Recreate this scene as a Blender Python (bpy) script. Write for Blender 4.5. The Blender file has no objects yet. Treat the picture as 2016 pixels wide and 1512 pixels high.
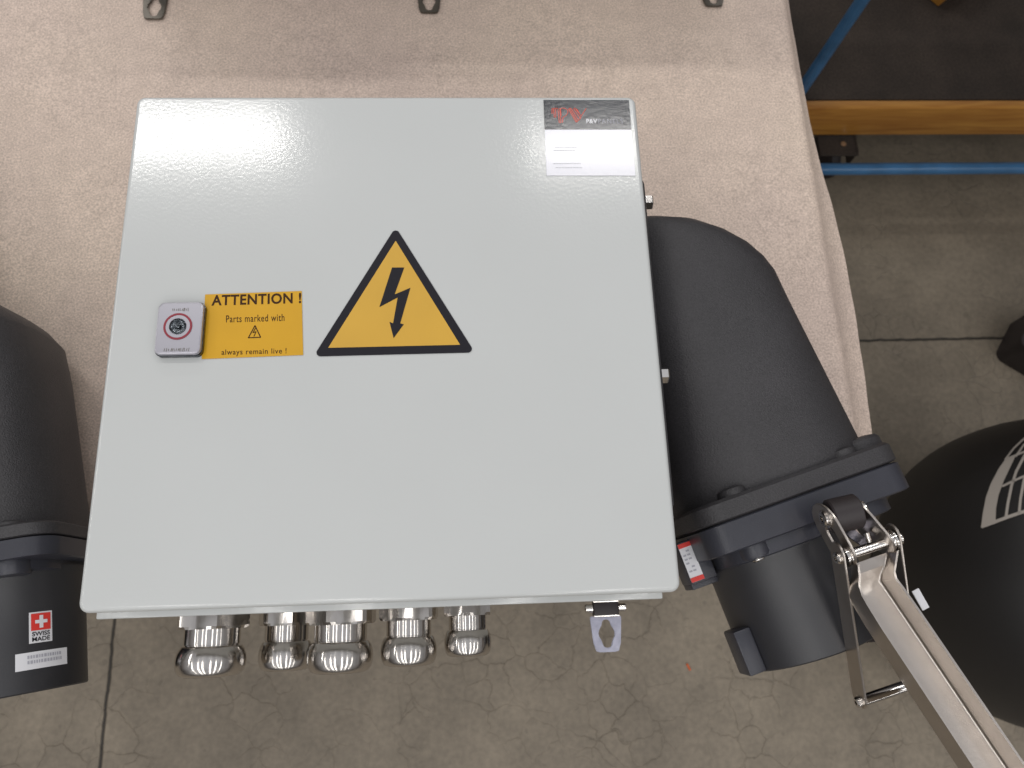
import bpy, bmesh, math, random
from mathutils import Vector, Matrix
from mathutils.bvhtree import BVHTree
random.seed(7)
S = bpy.context.scene
C = bpy.data.collections.new('place'); S.collection.children.link(C)

# ------------------------------------------------------------------ camera
CAM = Vector((0, 0, 1.569))
AX = Vector((0.99825512, -0.02072527, 0.05529181))
AY = Vector((-0.03520253, -0.96066588, 0.27546659))
AZ = Vector((0.04740783, -0.27693234, -0.95971922))
def c2w(v): return Vector((AX.dot(v), AY.dot(v), AZ.dot(v)))
cd = bpy.data.cameras.new('camera'); cam = bpy.data.objects.new('camera', cd); C.objects.link(cam)
rt, up, bk = c2w(Vector((1, 0, 0))), c2w(Vector((0, -1, 0))), c2w(Vector((0, 0, -1)))
M = Matrix((rt, up, bk)).transposed().to_4x4(); M.translation = CAM
cam.matrix_world = M
cd.sensor_width = 36; cd.lens = 1510 / 2016 * 36; cd.clip_start = .02; cd.clip_end = 60
cd.dof.use_dof = True; cd.dof.focus_distance = .53; cd.dof.aperture_fstop = 12
S.camera = cam
S.view_settings.view_transform = 'Standard'; S.view_settings.look = 'None'
S.view_settings.exposure = 0.12; S.view_settings.gamma = 1
S.render.resolution_x = 1024; S.render.resolution_y = 768

def at(px, py, z):
    d = c2w(Vector((px - 1008, py - 756, 1510)))
    return CAM + d * ((z - CAM.z) / d.z)

# ------------------------------------------------------------------ light
W = bpy.data.worlds.new('World'); S.world = W; W.use_nodes = True
nt = W.node_tree; N = nt.nodes; L = nt.links
bg = N['Background']
tc = N.new('ShaderNodeTexCoord'); sp = N.new('ShaderNodeSeparateXYZ'); L.new(tc.outputs['Generated'], sp.inputs[0])
rp = N.new('ShaderNodeValToRGB'); L.new(sp.outputs[2], rp.inputs[0])
cr = rp.color_ramp
cr.elements[0].position = 0; cr.elements[0].color = (.05, .045, .04, 1)
cr.elements[1].position = 1; cr.elements[1].color = (.50, .51, .54, 1)
e = cr.elements.new(.12); e.color = (.13, .12, .115, 1)
e = cr.elements.new(.6); e.color = (.40, .40, .41, 1)
nz = N.new('ShaderNodeTexNoise'); nz.inputs['Scale'].default_value = 3.2; nz.inputs['Detail'].default_value = 1.5
L.new(tc.outputs['Generated'], nz.inputs[0])
mr = N.new('ShaderNodeMapRange'); L.new(nz.outputs[0], mr.inputs[0])
mr.inputs[1].default_value = .3; mr.inputs[2].default_value = .7; mr.inputs[3].default_value = .6; mr.inputs[4].default_value = 1.4
L.new(rp.outputs[0], bg.inputs[0]); L.new(mr.outputs[0], bg.inputs[1])

def lamp(x, y, sx, sy, power, z=4.0, col=(1, .975, .94)):
    d = bpy.data.lights.new('ceiling_lamp', 'AREA'); d.shape = 'RECTANGLE'; d.size = sx; d.size_y = sy
    d.energy = power; d.color = col
    o = bpy.data.objects.new('ceiling_lamp', d); o.location = (x, y, z); C.objects.link(o)
def mirror(px, py, z=4.0):
    p = at(px, py, 1.06); return p.x * (z - .551) / .509, p.y * (z - .551) / .509
def lamp_seen(x0, x1, y0, y1, power):
    ax_, ay_ = mirror(x0, y1); bx_, by_ = mirror(x1, y0)
    lamp((ax_ + bx_) / 2, (ay_ + by_) / 2, bx_ - ax_, by_ - ay_, power)
lamp_seen(150, 560, 238, 292, 22)
lamp_seen(1050, 1420, 274, 306, 13)
for X in (-3.1, -1.45, -.62, .75, 1.9, 3.6): lamp(X, -3.6, .16, 7.0, 27)
lamp(-1.0, 6.5, 5, .2, 60); lamp(-4.4, 1.2, .2, 3, 34)

# ------------------------------------------------------------------ materials
def mat(name, col, rough=.5, metal=0, var=.0, vscale=8, bump=0, bscale=200, coat=0, spec=.5, var2=0, v2scale=400):
    m = bpy.data.materials.new(name); m.use_nodes = True
    n = m.node_tree.nodes; l = m.node_tree.links; b = n['Principled BSDF']
    b.inputs['Base Color'].default_value = (*col, 1); b.inputs['Roughness'].default_value = rough
    b.inputs['Metallic'].default_value = metal; b.inputs['Coat Weight'].default_value = coat
    b.inputs['Specular IOR Level'].default_value = spec; b.inputs['Coat Roughness'].default_value = .1
    g = n.new('ShaderNodeNewGeometry')
    last = None
    for (a, s) in ((var, vscale), (var2, v2scale)):
        if a > 0:
            t = n.new('ShaderNodeTexNoise'); t.inputs['Scale'].default_value = s; t.inputs['Detail'].default_value = 4
            l.new(g.outputs['Position'], t.inputs[0])
            r = n.new('ShaderNodeMapRange'); l.new(t.outputs[0], r.inputs[0])
            r.inputs[1].default_value = .3; r.inputs[2].default_value = .7; r.inputs[3].default_value = 1 - a; r.inputs[4].default_value = 1 + a
            x = n.new('ShaderNodeVectorMath'); x.operation = 'SCALE'
            if last: l.new(last, x.inputs[0])
            else: x.inputs[0].default_value = col
            l.new(r.outputs[0], x.inputs['Scale']); last = x.outputs[0]
    if last: l.new(last, b.inputs['Base Color'])
    if bump > 0:
        t = n.new('ShaderNodeTexNoise'); t.inputs['Scale'].default_value = bscale; t.inputs['Detail'].default_value = 2
        l.new(g.outputs['Position'], t.inputs[0])
        bn = n.new('ShaderNodeBump'); bn.inputs['Strength'].default_value = bump; bn.inputs['Distance'].default_value = .001
        l.new(t.outputs[0], bn.inputs['Height']); l.new(bn.outputs[0], b.inputs['Normal'])
    return m
PAINT = mat('light grey powder coat', (.535, .550, .545), .14, bump=.05, bscale=420, var=.018, vscale=7, spec=.5)
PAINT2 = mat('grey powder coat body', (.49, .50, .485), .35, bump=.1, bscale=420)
STEEL = mat('polished stainless', (.66, .63, .60), .10, 1, bump=.02, bscale=60)
TURN = mat('turned stainless', (.60, .57, .54), .16, 1, bump=.02, bscale=60)
_b = TURN.node_tree.nodes['Principled BSDF']; _b.inputs['Anisotropic'].default_value = .93; _b.inputs['Anisotropic Rotation'].default_value = .25
_t = TURN.node_tree.nodes.new('ShaderNodeTangent'); _t.direction_type = 'RADIAL'; _t.axis = 'Y'
TURN.node_tree.links.new(_t.outputs[0], _b.inputs['Tangent'])
BRUSH = mat('brushed stainless', (.52, .475, .435), .30, 1, var=.05, vscale=60, bump=.05, bscale=500)
ZINC = mat('zinc plate', (.31, .31, .37), .33, 1, var=.15, vscale=120)
DULL_SHADED = mat('dull shaded zinc', (.17, .155, .135), .45, 1, var=.12, vscale=120)  # colour darkened for shade on the far brackets; also washers and engraving
BLACKP = mat('moulded black plastic', (.036, .034, .037), .50, bump=.55, bscale=900, var=.18, vscale=14, spec=.5, var2=.25, v2scale=700)
SMOOTHB = mat('smooth black plastic', (.033, .034, .045), .34, bump=.15, bscale=1200, var=.1, vscale=30)
CYLB = mat('black anodised sleeve', (.020, .020, .024), .42, bump=.06, bscale=900, spec=.7)
RUBBER = mat('black rubber', (.024, .018, .019), .5, bump=.1, bscale=400)
WRINK = mat('crinkled black film', (.025, .02, .025), .3, bump=1, bscale=160)
YEL = mat('amber vinyl', (.60, .345, .035), .42, var=.03, vscale=30)
YEL2 = mat('yellow label vinyl', (.60, .32, .001), .5, var=.03, vscale=40)
INK = mat('black ink', (.009, .008, .013), .5, spec=.25)
INKB = mat('brown black ink', (.045, .018, .006), .6, spec=.2)
WHITEV = mat('white label', (.72, .72, .78), .22, coat=.3, bump=.04, bscale=250)
GREYI = mat('pale grey ink', (.42, .42, .47), .4)
BAND = mat('glossy black label', (.02, .023, .03), .16, bump=.06, bscale=260)
REDI = mat('red ink', (.72, .045, .035), .4)
REDR = mat('dark red enamel', (.25, .02, .035), .4)
WHITE = mat('white print', (.75, .75, .78), .4)
SILV = mat('satin silver', (.42, .41, .45), .34, .6)
DARKM = mat('dark lock core', (.09, .10, .11), .25, 1, var=.5, vscale=500, bump=1, bscale=300)
BLUE = mat('blue enamel tube', (.045, .15, .31), .32, var=.22, vscale=18, coat=.2)
WOOD = None
DECK = mat('dark deck mat', (.036, .026, .020), .9, var=.25, vscale=12, bump=.3, bscale=300, var2=.3, v2scale=220)
BINM = mat('black bin plastic', (.011, .010, .010), .5, bump=.1, bscale=80, var=.15, vscale=6)
BINL = mat('off white print', (.40, .36, .32), .6)
EDGE = mat('raw board edge', (.13, .085, .05), .7, var=.2, vscale=50)
SCRAP = mat('orange scrap', (.6, .12, .03), .6)
CHIP = mat('pale chip', (.5, .45, .4), .7)

def wood():
    m = bpy.data.materials.new('varnished plywood'); m.use_nodes = True
    n = m.node_tree.nodes; l = m.node_tree.links; b = n['Principled BSDF']
    g = n.new('ShaderNodeNewGeometry'); mp = n.new('ShaderNodeMapping'); mp.inputs['Scale'].default_value = (6, 60, 60)
    l.new(g.outputs['Position'], mp.inputs[0])
    t = n.new('ShaderNodeTexNoise'); t.inputs['Scale'].default_value = 1.0; t.inputs['Detail'].default_value = 5; t.inputs['Distortion'].default_value = 1
    l.new(mp.outputs[0], t.inputs[0])
    r = n.new('ShaderNodeValToRGB'); r.color_ramp.elements[0].position = .3; r.color_ramp.elements[0].color = (.34, .135, .022, 1)
    r.color_ramp.elements[1].position = .72; r.color_ramp.elements[1].color = (.52, .25, .048, 1)
    l.new(t.outputs[0], r.inputs[0]); l.new(r.outputs[0], b.inputs['Base Color']); b.inputs['Roughness'].default_value = .45
    return m
WOOD = wood()

def mth(n, l, op, a, b=None, c=None):
    x = n.new('ShaderNodeMath'); x.operation = op
    for i, v in enumerate((a, b, c)):
        if v is None: continue
        if isinstance(v, (int, float)): x.inputs[i].default_value = v
        else: l.new(v, x.inputs[i])
    return x.outputs[0]
def rng(n, l, v, a, b, c, d):
    x = n.new('ShaderNodeMapRange'); l.new(v, x.inputs[0])
    for i, q in enumerate((a, b, c, d)): x.inputs[i + 1].default_value = q
    return x.outputs[0]
def noise(n, l, co, s, det=3, dist=0):
    t = n.new('ShaderNodeTexNoise'); t.inputs['Scale'].default_value = s; t.inputs['Detail'].default_value = det
    t.inputs['Distortion'].default_value = dist; l.new(co, t.inputs[0]); return t
def foam_mat():
    m = bpy.data.materials.new('foam packing sheet'); m.use_nodes = True
    n = m.node_tree.nodes; l = m.node_tree.links; b = n['Principled BSDF']
    pos = n.new('ShaderNodeNewGeometry').outputs['Position']
    big = noise(n, l, pos, 5, 3).outputs[0]; fine = noise(n, l, pos, 520, 3).outputs[0]; mid = noise(n, l, pos, 60, 3).outputs[0]
    r = n.new('ShaderNodeValToRGB'); e = r.color_ramp.elements
    e[0].position = .3; e[0].color = (.555, .445, .385, 1); e[1].position = .7; e[1].color = (.645, .525, .435, 1)
    l.new(big, r.inputs[0])
    k = mth(n, l, 'MULTIPLY', rng(n, l, fine, .3, .7, .74, 1.24), rng(n, l, mid, .3, .7, .94, 1.05))
    # faint round imprints pressed into the foam
    sx = n.new('ShaderNodeSeparateXYZ'); l.new(pos, sx.inputs[0])
    hsum = None
    for (px, py, rr) in ((205, 350, .012), (868, 105, .010), (1282, 183, .009), (1440, 110, .009), (660, 150, .008), (1210, 120, .008)):
        p = at(px, py, .853)
        dx = mth(n, l, 'SUBTRACT', sx.outputs[0], p.x); dy = mth(n, l, 'SUBTRACT', sx.outputs[1], p.y)
        d = mth(n, l, 'SQRT', mth(n, l, 'ADD', mth(n, l, 'MULTIPLY', dx, dx), mth(n, l, 'MULTIPLY', dy, dy)))
        d = mth(n, l, 'ADD', d, mth(n, l, 'MULTIPLY', mth(n, l, 'SUBTRACT', mid, .5), .006))
        ring = rng(n, l, mth(n, l, 'ABSOLUTE', mth(n, l, 'SUBTRACT', d, rr)), 0, .0028, 1, 0)
        hsum = ring if hsum is None else mth(n, l, 'MAXIMUM', hsum, ring)
    k = mth(n, l, 'MULTIPLY', k, rng(n, l, hsum, 0, 1, 1, .93))
    x = n.new('ShaderNodeVectorMath'); x.operation = 'SCALE'; l.new(r.outputs[0], x.inputs[0]); l.new(k, x.inputs['Scale'])
    l.new(x.outputs[0], b.inputs['Base Color']); b.inputs['Roughness'].default_value = .55; b.inputs['Specular IOR Level'].default_value = .35
    h = mth(n, l, 'ADD', mth(n, l, 'MULTIPLY', fine, .7), mth(n, l, 'MULTIPLY', hsum, -.5))
    bn = n.new('ShaderNodeBump'); bn.inputs['Strength'].default_value = .6; bn.inputs['Distance'].default_value = .0012
    l.new(h, bn.inputs['Height']); l.new(bn.outputs[0], b.inputs['Normal'])
    return m
def floor_mat():
    m = bpy.data.materials.new('worn concrete'); m.use_nodes = True
    n = m.node_tree.nodes; l = m.node_tree.links; b = n['Principled BSDF']
    pos = n.new('ShaderNodeNewGeometry').outputs['Position']
    sx = n.new('ShaderNodeSeparateXYZ'); l.new(pos, sx.inputs[0])
    r = n.new('ShaderNodeValToRGB'); e = r.color_ramp.elements
    e[0].position = .32; e[0].color = (.192, .160, .120, 1); e[1].position = .68; e[1].color = (.258, .216, .162, 1)
    l.new(noise(n, l, pos, 3.2, 6, .6).outputs[0], r.inputs[0])
    fine = noise(n, l, pos, 90, 4).outputs[0]; mid = noise(n, l, pos, 14, 4).outputs[0]
    # hair cracks: a distorted cell network, thinned by a mask
    ad = n.new('ShaderNodeVectorMath'); ad.operation = 'MULTIPLY_ADD'
    nn = noise(n, l, pos, 22, 3); l.new(nn.outputs[1], ad.inputs[0]); ad.inputs[1].default_value = (.05, .05, 0); l.new(pos, ad.inputs[2])
    vo = n.new('ShaderNodeTexVoronoi'); vo.feature = 'DISTANCE_TO_EDGE'; vo.inputs['Scale'].default_value = 17
    l.new(ad.outputs[0], vo.inputs[0])
    crack = rng(n, l, vo.outputs[0], 0, .028, 1, 0)
    mask = rng(n, l, noise(n, l, pos, 5, 2).outputs[0], .42, .6, 0, 1)
    crack = mth(n, l, 'MULTIPLY', crack, mask)
    # saw cut joints
    jx = at(211, 1366, 0).x; jy = at(1830, 668, 0).y
    wob = mth(n, l, 'MULTIPLY', mth(n, l, 'SUBTRACT', noise(n, l, pos, 30, 4).outputs[0], .5), .007)
    j1 = rng(n, l, mth(n, l, 'ABSOLUTE', mth(n, l, 'ADD', mth(n, l, 'SUBTRACT', sx.outputs[0], jx), wob)), .0015, .004, 1, 0)
    j2 = rng(n, l, mth(n, l, 'ABSOLUTE', mth(n, l, 'ADD', mth(n, l, 'SUBTRACT', sx.outputs[1], jy), wob)), .0015, .004, 1, 0)
    j = mth(n, l, 'MAXIMUM', j1, j2)
    spot = rng(n, l, noise(n, l, pos, 45, 1).outputs[0], .70, .76, 1, .78)
    k = mth(n, l, 'MULTIPLY', rng(n, l, fine, .3, .7, .86, 1.12), rng(n, l, mid, .3, .7, .88, 1.1))
    k = mth(n, l, 'MULTIPLY', k, rng(n, l, crack, 0, 1, 1, .84)); k = mth(n, l, 'MULTIPLY', k, rng(n, l, j, 0, 1, 1, .12))
    k = mth(n, l, 'MULTIPLY', k, spot)
    x = n.new('ShaderNodeVectorMath'); x.operation = 'SCALE'; l.new(r.outputs[0], x.inputs[0]); l.new(k, x.inputs['Scale'])
    l.new(x.outputs[0], b.inputs['Base Color']); b.inputs['Roughness'].default_value = .6
    h = mth(n, l, 'SUBTRACT', mth(n, l, 'MULTIPLY', fine, .3), mth(n, l, 'ADD', crack, mth(n, l, 'MULTIPLY', j, 3)))
    bn = n.new('ShaderNodeBump'); bn.inputs['Strength'].default_value = .5; bn.inputs['Distance'].default_value = .002
    l.new(h, bn.inputs['Height']); l.new(bn.outputs[0], b.inputs['Normal'])
    return m

# ------------------------------------------------------------------ mesh helpers
def tag(o, label=None, cat=None, group=None, kind=None):
    if label: o['label'] = label
    if cat: o['category'] = cat
    if group: o['group'] = group
    if kind: o['kind'] = kind
    return o
def empty(name, loc, label, cat, group=None):
    o = bpy.data.objects.new(name, None); C.objects.link(o); o.location = loc; o.empty_display_size = .02
    return tag(o, label, cat, group)
def wloc(o):
    v = Vector((0, 0, 0))
    while o: v += o.location; o = o.parent
    return v
def obj(name, bm, m, parent=None, sharp=.6, smooth=True):
    bmesh.ops.recalc_face_normals(bm, faces=bm.faces[:])
    for f in bm.faces: f.smooth = smooth and len(f.verts) <= 8
    for ed in bm.edges:
        if len(ed.link_faces) == 2 and ed.calc_face_angle(0) > sharp: ed.smooth = False
    if parent: org = wloc(parent)
    else:
        xs = [v.co for v in bm.verts]
        org = Vector(((min(v.x for v in xs) + max(v.x for v in xs)) / 2, (min(v.y for v in xs) + max(v.y for v in xs)) / 2, min(v.z for v in xs)))
    for v in bm.verts: v.co -= org
    me = bpy.data.meshes.new(name); bm.to_mesh(me); bm.free(); me.materials.append(m)
    o = bpy.data.objects.new(name, me); C.objects.link(o)
    if parent: o.parent = parent
    else: o.location = org
    return o
def B(): return bmesh.new()
def loft(bm, rings, cap=True, close=True):
    vs = [[bm.verts.new(p) for p in r] for r in rings]
    k = len(vs[0])
    for a, b in zip(vs, vs[1:]):
        for i in range(k if close else k - 1):
            j = (i + 1) % k
            bm.faces.new((a[i], a[j], b[j], b[i]))
    if cap:
        bm.faces.new(vs[0]); bm.faces.new(vs[-1])
    return vs
def frame(d):
    d = d.normalized(); a = Vector((0, 0, 1)) if abs(d.z) < .9 else Vector((1, 0, 0))
    x = d.cross(a).normalized(); return x, d.cross(x).normalized()
def lathe(bm, o, d, prof, seg=40, cap=True):
    x, y = frame(d); d = d.normalized()
    loft(bm, [[o + d * t + (x * math.cos(2 * math.pi * i / seg) + y * math.sin(2 * math.pi * i / seg)) * r for i in range(seg)] for (r, t) in prof], cap)
def cyl(bm, a, b, r, seg=32, bev=0):
    d = b - a; L_ = d.length
    if bev: lathe(bm, a, d, [(r - bev, 0), (r, bev), (r, L_ - bev), (r - bev, L_)], seg)
    else: lathe(bm, a, d, [(r, 0), (r, L_)], seg)
def box(bm, c, s, X=Vector((1, 0, 0)), Y=Vector((0, 1, 0)), Z=Vector((0, 0, 1)), bev=.001, seg=2):
    mx = Matrix(((X * s[0])[:], (Y * s[1])[:], (Z * s[2])[:])).transposed().to_4x4(); mx.translation = c
    g = bmesh.ops.create_cube(bm, size=1, matrix=mx)
    if bev:
        es = list({e for v in g['verts'] for e in v.link_edges})
        bmesh.ops.bevel(bm, geom=es, offset=bev, segments=seg, affect='EDGES', profile=.5)
def rr(w, h, r, seg=6):
    out = []
    for (cx, cy, a0) in ((w - r, h - r, 0), (-w + r, h - r, 90), (-w + r, -h + r, 180), (w - r, -h + r, 270)):
        for i in range(seg + 1):
            a = math.radians(a0 + 90 * i / seg); out.append((cx + r * math.cos(a), cy + r * math.sin(a)))
    return out
def plate(bm, outer, holes, fn, th):
    """flat sheet with holes; fn maps 2D -> world, th is the thickness vector"""
    es = []
    for loop in [outer] + holes:
        vs = [bm.verts.new(fn(*p)) for p in loop]
        es += [bm.edges.new((vs[i], vs[(i + 1) % len(vs)])) for i in range(len(vs))]
    g = bmesh.ops.triangle_fill(bm, use_beauty=True, edges=es)
    fs = [f for f in g['geom'] if isinstance(f, bmesh.types.BMFace)]
    if th.length > 0:
        e2 = bmesh.ops.extrude_face_region(bm, geom=fs)
        bmesh.ops.translate(bm, verts=[v for v in e2['geom'] if isinstance(v, bmesh.types.BMVert)], vec=th)
def text_bm(s, fn, bold=0.0, spacing=1.0):
    cu = bpy.data.curves.new('t', 'FONT'); cu.body = s; cu.offset = bold; cu.resolution_u = 4; cu.space_character = spacing
    o = bpy.data.objects.new('t', cu); C.objects.link(o)
    dg = bpy.context.evaluated_depsgraph_get(); me = bpy.data.meshes.new_from_object(o.evaluated_get(dg))
    bm = B(); bm.from_mesh(me)
    bpy.data.objects.remove(o); bpy.data.curves.remove(cu); bpy.data.meshes.remove(me)
    xs = [v.co.x for v in bm.verts]; ys = [v.co.y for v in bm.verts]
    x0, x1, y0, y1 = min(xs), max(xs), min(ys), max(ys)
    for v in bm.verts: v.co = fn((v.co.x - x0) / (x1 - x0), (v.co.y - y0) / (y1 - y0))
    return bm
def quad(tl, tr, br, bl, z):
    a, b, c, d = (at(*p, z) for p in (tl, tr, br, bl))
    return lambda u, v: (d * (1 - u) + c * u) * (1 - v) + (a * (1 - u) + b * u) * v
def stroke(bm, pts, w, fn=lambda p: p, nrm=Vector((0, 0, 1)), zoff=0):
    """flat ribbon along world points"""
    for a, b in zip(pts, pts[1:]):
        d = (b - a).normalized(); s = d.cross(nrm).normalized() * w / 2
        q = [a - s - d * w * .2, a + s - d * w * .2, b + s + d * w * .2, b - s + d * w * .2]
        bm.faces.new([bm.verts.new(p + nrm * zoff) for p in q])

# ------------------------------------------------------------------ setting
FZ, TZ, DZ = 0.0, .85, 1.06
bm = B()
box(bm, Vector((0, 0, -.05)), (30, 30, .1), bev=0)
o = obj('floor', bm, floor_mat()); tag(o, kind='structure', label='cracked brown grey concrete floor with saw cut joints', cat='floor')

# table under the foam
tR = at(1543, 0, TZ - .004).x; tF = at(700, 1075, TZ).y
bm = B()
tt = empty('work_table', (-.5, .6, 0), 'wooden work table under the foam sheet, only its raw right edge showing', 'table')
box(bm, Vector(((tR - 1.5) / 2, (tF + 1.3) / 2, TZ - .024)), (tR + 1.5, 1.3 - tF, .04), bev=.001)
obj('tabletop', bm, EDGE, tt)
for (x, y) in ((tR - .12, tF + .12), (-1.4, tF + .12), (tR - .12, 1.2), (-1.4, 1.2)):
    bm = B(); box(bm, Vector((x, y, .403)), (.05, .05, .806), bev=.003); obj('leg', bm, RUBBER, tt)

# foam sheet: right border follows a drooping outline past the table edge
def interp(tab, y):
    if y >= tab[0][0]: return tab[0][1]
    for (a, xa), (b, xb) in zip(tab, tab[1:]):
        if b <= y <= a: return xa + (xb - xa) * (a - y) / (a - b)
    return tab[-1][1]
edge = []
for (px, py) in ((1528, -60), (1536, 0), (1552, 90), (1572, 190), (1592, 290), (1615, 355), (1640, 430), (1662, 520), (1680, 620), (1695, 730), (1708, 830), (1716, 893), (1712, 960), (1705, 1040)):
    p = at(px, py, TZ - .029); edge.append((p.y, p.x))
yF = tF - .004
bm = B()
ny, nx = 110, 96
grid = []
for j in range(ny + 1):
    y = 1.25 + (yF - 1.25) * j / ny
    xe = sum(interp(edge, y + q * .008) for q in range(-5, 6)) / 11 + .0004 * math.sin(y * 95)
    row = []
    for i in range(nx + 1):
        t = i / nx
        x = -1.45 + (xe + 1.45) * (t if t < 0 else 1 - (1 - t) ** 1.8)
        z = TZ + .0015 + .0008 * math.sin(x * 23 + y * 9) * math.sin(y * 17 + 1.3)
        over = x - (tR - .004)
        if over > 0: z -= .032 * (1 - math.exp(-(over ** 1.2) / .009))
        row.append(bm.verts.new((x, y, z)))
    grid.append(row)
for j in range(ny):
    for i in range(nx): bm.faces.new((grid[j][i], grid[j][i + 1], grid[j + 1][i + 1], grid[j + 1][i]))
g = bmesh.ops.extrude_face_region(bm, geom=bm.faces[:])
bmesh.ops.translate(bm, verts=[v for v in g['geom'] if isinstance(v, bmesh.types.BMVert)], vec=(0, 0, .0022))
o = obj('foam_sheet', bm, foam_mat(), sharp=1.2)
tag(o, 'speckled pinkish beige foam sheet covering the table, its right border curling over', 'foam sheet')
FT = TZ + .0045

# ------------------------------------------------------------------ wall brackets, enclosures
def bracket(parent, c, sx=1.0, dark=False, hinge=True):
    """steel wall lug pointing to -y from c (its upper middle)"""
    m = DULL_SHADED if dark else ZINC
    w = .0140 * sx; l_ = .0305
    out = [(-w, 0), (-w, -.003), (-w * .88, -l_ + .008), (-w * .72, -l_ + .001), (-w * .5, -l_), (w * .5, -l_), (w * .72, -l_ + .001), (w * .88, -l_ + .008), (w, -.003), (w, 0)]
    half = [(0, -.0028), (.0020, -.0032), (.0035, -.0048), (.0042, -.0078), (.0060, -.0108), (.0070, -.0130), (.0072, -.0150), (.0068, -.0172), (.0052, -.0200), (.0042, -.0228), (.0034, -.0254), (.0018, -.0266), (0, -.0268)]
    hole = half + [(-x, y) for x, y in half[-2:0:-1]]
    bm = B(); plate(bm, out, [hole], lambda x, y: c + Vector((x, y, 0)), Vector((0, 0, .0025)))
    es = [e_ for e_ in bm.edges if len(e_.link_faces) == 2 and e_.calc_face_angle(0) > 1]
    bmesh.ops.bevel(bm, geom=es, offset=.0006, segments=2, affect='EDGES')
    b = obj('wall_bracket', bm, m, parent)
    if hinge:
        bm = B(); box(bm, c + Vector((0, .0065, .004)), (.0225, .0125, .011), bev=.0012); obj('clip_block', bm, RUBBER if not dark else DULL_SHADED, b)
        for yy in (.0005, .0128):
            bm = B(); cyl(bm, c + Vector((-.0112, yy, .0085)), c + Vector((.0112, yy, .0085)), .0011, 12); obj('clip_edge', bm, STEEL, b)
        for s in (-1, 1):
            bm = B(); cyl(bm, c + Vector((s * .011, .007, .0045)), c + Vector((s * .0185, .007, .0045)), .0036, 20, .0008)
            obj('pin', bm, STEEL, b)
    return b
def enclosure(name, x0, x1, y0, y1, label, cat, group=None):
    cx, cy = (x0 + x1) / 2, (y0 + y1) / 2
    e_ = empty(name, (cx, cy, FT), label, cat, group)
    w, h = (x1 - x0) / 2, (y1 - y0) / 2
    bm = B()
    ring = lambda dw, z: [Vector((cx + a, cy + b, z)) for a, b in rr(w - dw, h - dw, .006)]
    loft(bm, [ring(.009, FT), ring(.007, FT + .002), ring(.007, DZ - .022), ring(.004, DZ - .020), ring(.004, DZ - .0155), ring(.006, DZ - .0145)])
    obj('body', bm, PAINT2, e_)
    bm = B(); box(bm, Vector((cx - .002, y0 + .004, DZ - .0185)), (2 * w - .013, .016, .005), bev=.0012); obj('lower_lip', bm, PAINT, e_)
    bm = B()
    R_ = lambda dw, z: [Vector((cx + a, cy + b, z)) for a, b in rr(w - dw, h - dw, max(.0065 - dw, .002))]
    rgs = [R_(.0015, DZ - .0135), R_(0, DZ - .0125)]
    bv = .0032
    for k in range(7):
        a = math.pi / 2 * k / 6; rgs.append(R_(bv * (1 - math.cos(a)), DZ - bv + bv * math.sin(a)))
    loft(bm, rgs)
    d = obj('door', bm, PAINT, e_, sharp=.9)
    return e_, d
a, b_, c_, d_ = (at(*p, DZ) for p in ((270, 190), (1250, 190), (1340, 1165), (152, 1208)))
X0 = (a.x + d_.x) / 2 - .0005; X1 = (b_.x + c_.x) / 2 + .0005; Y1 = a.y + .0005; Y0 = c_.y
ENC, DOOR = enclosure('electrical_enclosure', X0, X1, Y0, Y1,
    'light grey steel cabinet lying on its back with a yellow voltage triangle on its door', 'electrical cabinet')
bp = at(1192, 1213, TZ + .006)
bracket(ENC, Vector((bp.x, bp.y, TZ + .004)))

# ---- warning triangle
Z1 = DZ + .0003
tri = empty('warning_sticker', at(778, 600, DZ), 'large amber triangle sticker with black border and lightning arrow on the cabinet door', 'warning sticker')
def tri_pts(a, b, c, r):
    P = [at(*q, Z1) for q in (a, b, c)]; out = []
    for i in range(3):
        p, q, s = P[i], P[i - 1], P[(i + 1) % 3]
        d1, d2 = (q - p).normalized(), (s - p).normalized()
        ang = d1.angle(d2); cen = p + (d1 + d2).normalized() * r / math.sin(ang / 2)
        t1 = p + d1 * r / math.tan(ang / 2); t2 = p + d2 * r / math.tan(ang / 2)
        for k in range(7):
            v = (t1 - cen).lerp(t2 - cen, k / 6).normalized() * r; out.append(cen + v)
    return [(v.x, v.y) for v in out]
outer = tri_pts((779, 447), (935, 694), (617, 702), .0028)
inner = tri_pts((779, 474), (906, 679), (646, 685), .0003)
bm = B(); plate(bm, outer, [inner], lambda x, y: Vector((x, y, Z1)), Vector((0, 0, .00025)))
obj('border', bm, INK, tri)
bm = B(); plate(bm, inner, [], lambda x, y: Vector((x, y, Z1)), Vector((0, 0, .0002)))
obj('face', bm, YEL, tri)
bolt = [(772, 527), (796, 527), (777, 580), (808, 567), (788, 637), (795, 639), (775, 666), (767, 634), (774, 637), (783, 586), (747, 605)]
bm = B(); plate(bm, [at(*p, Z1)[:2] for p in bolt], [], lambda x, y: Vector((x, y, Z1 + .0003)), Vector((0, 0, .0001)))
obj('lightning_arrow', bm, INK, tri)

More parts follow.
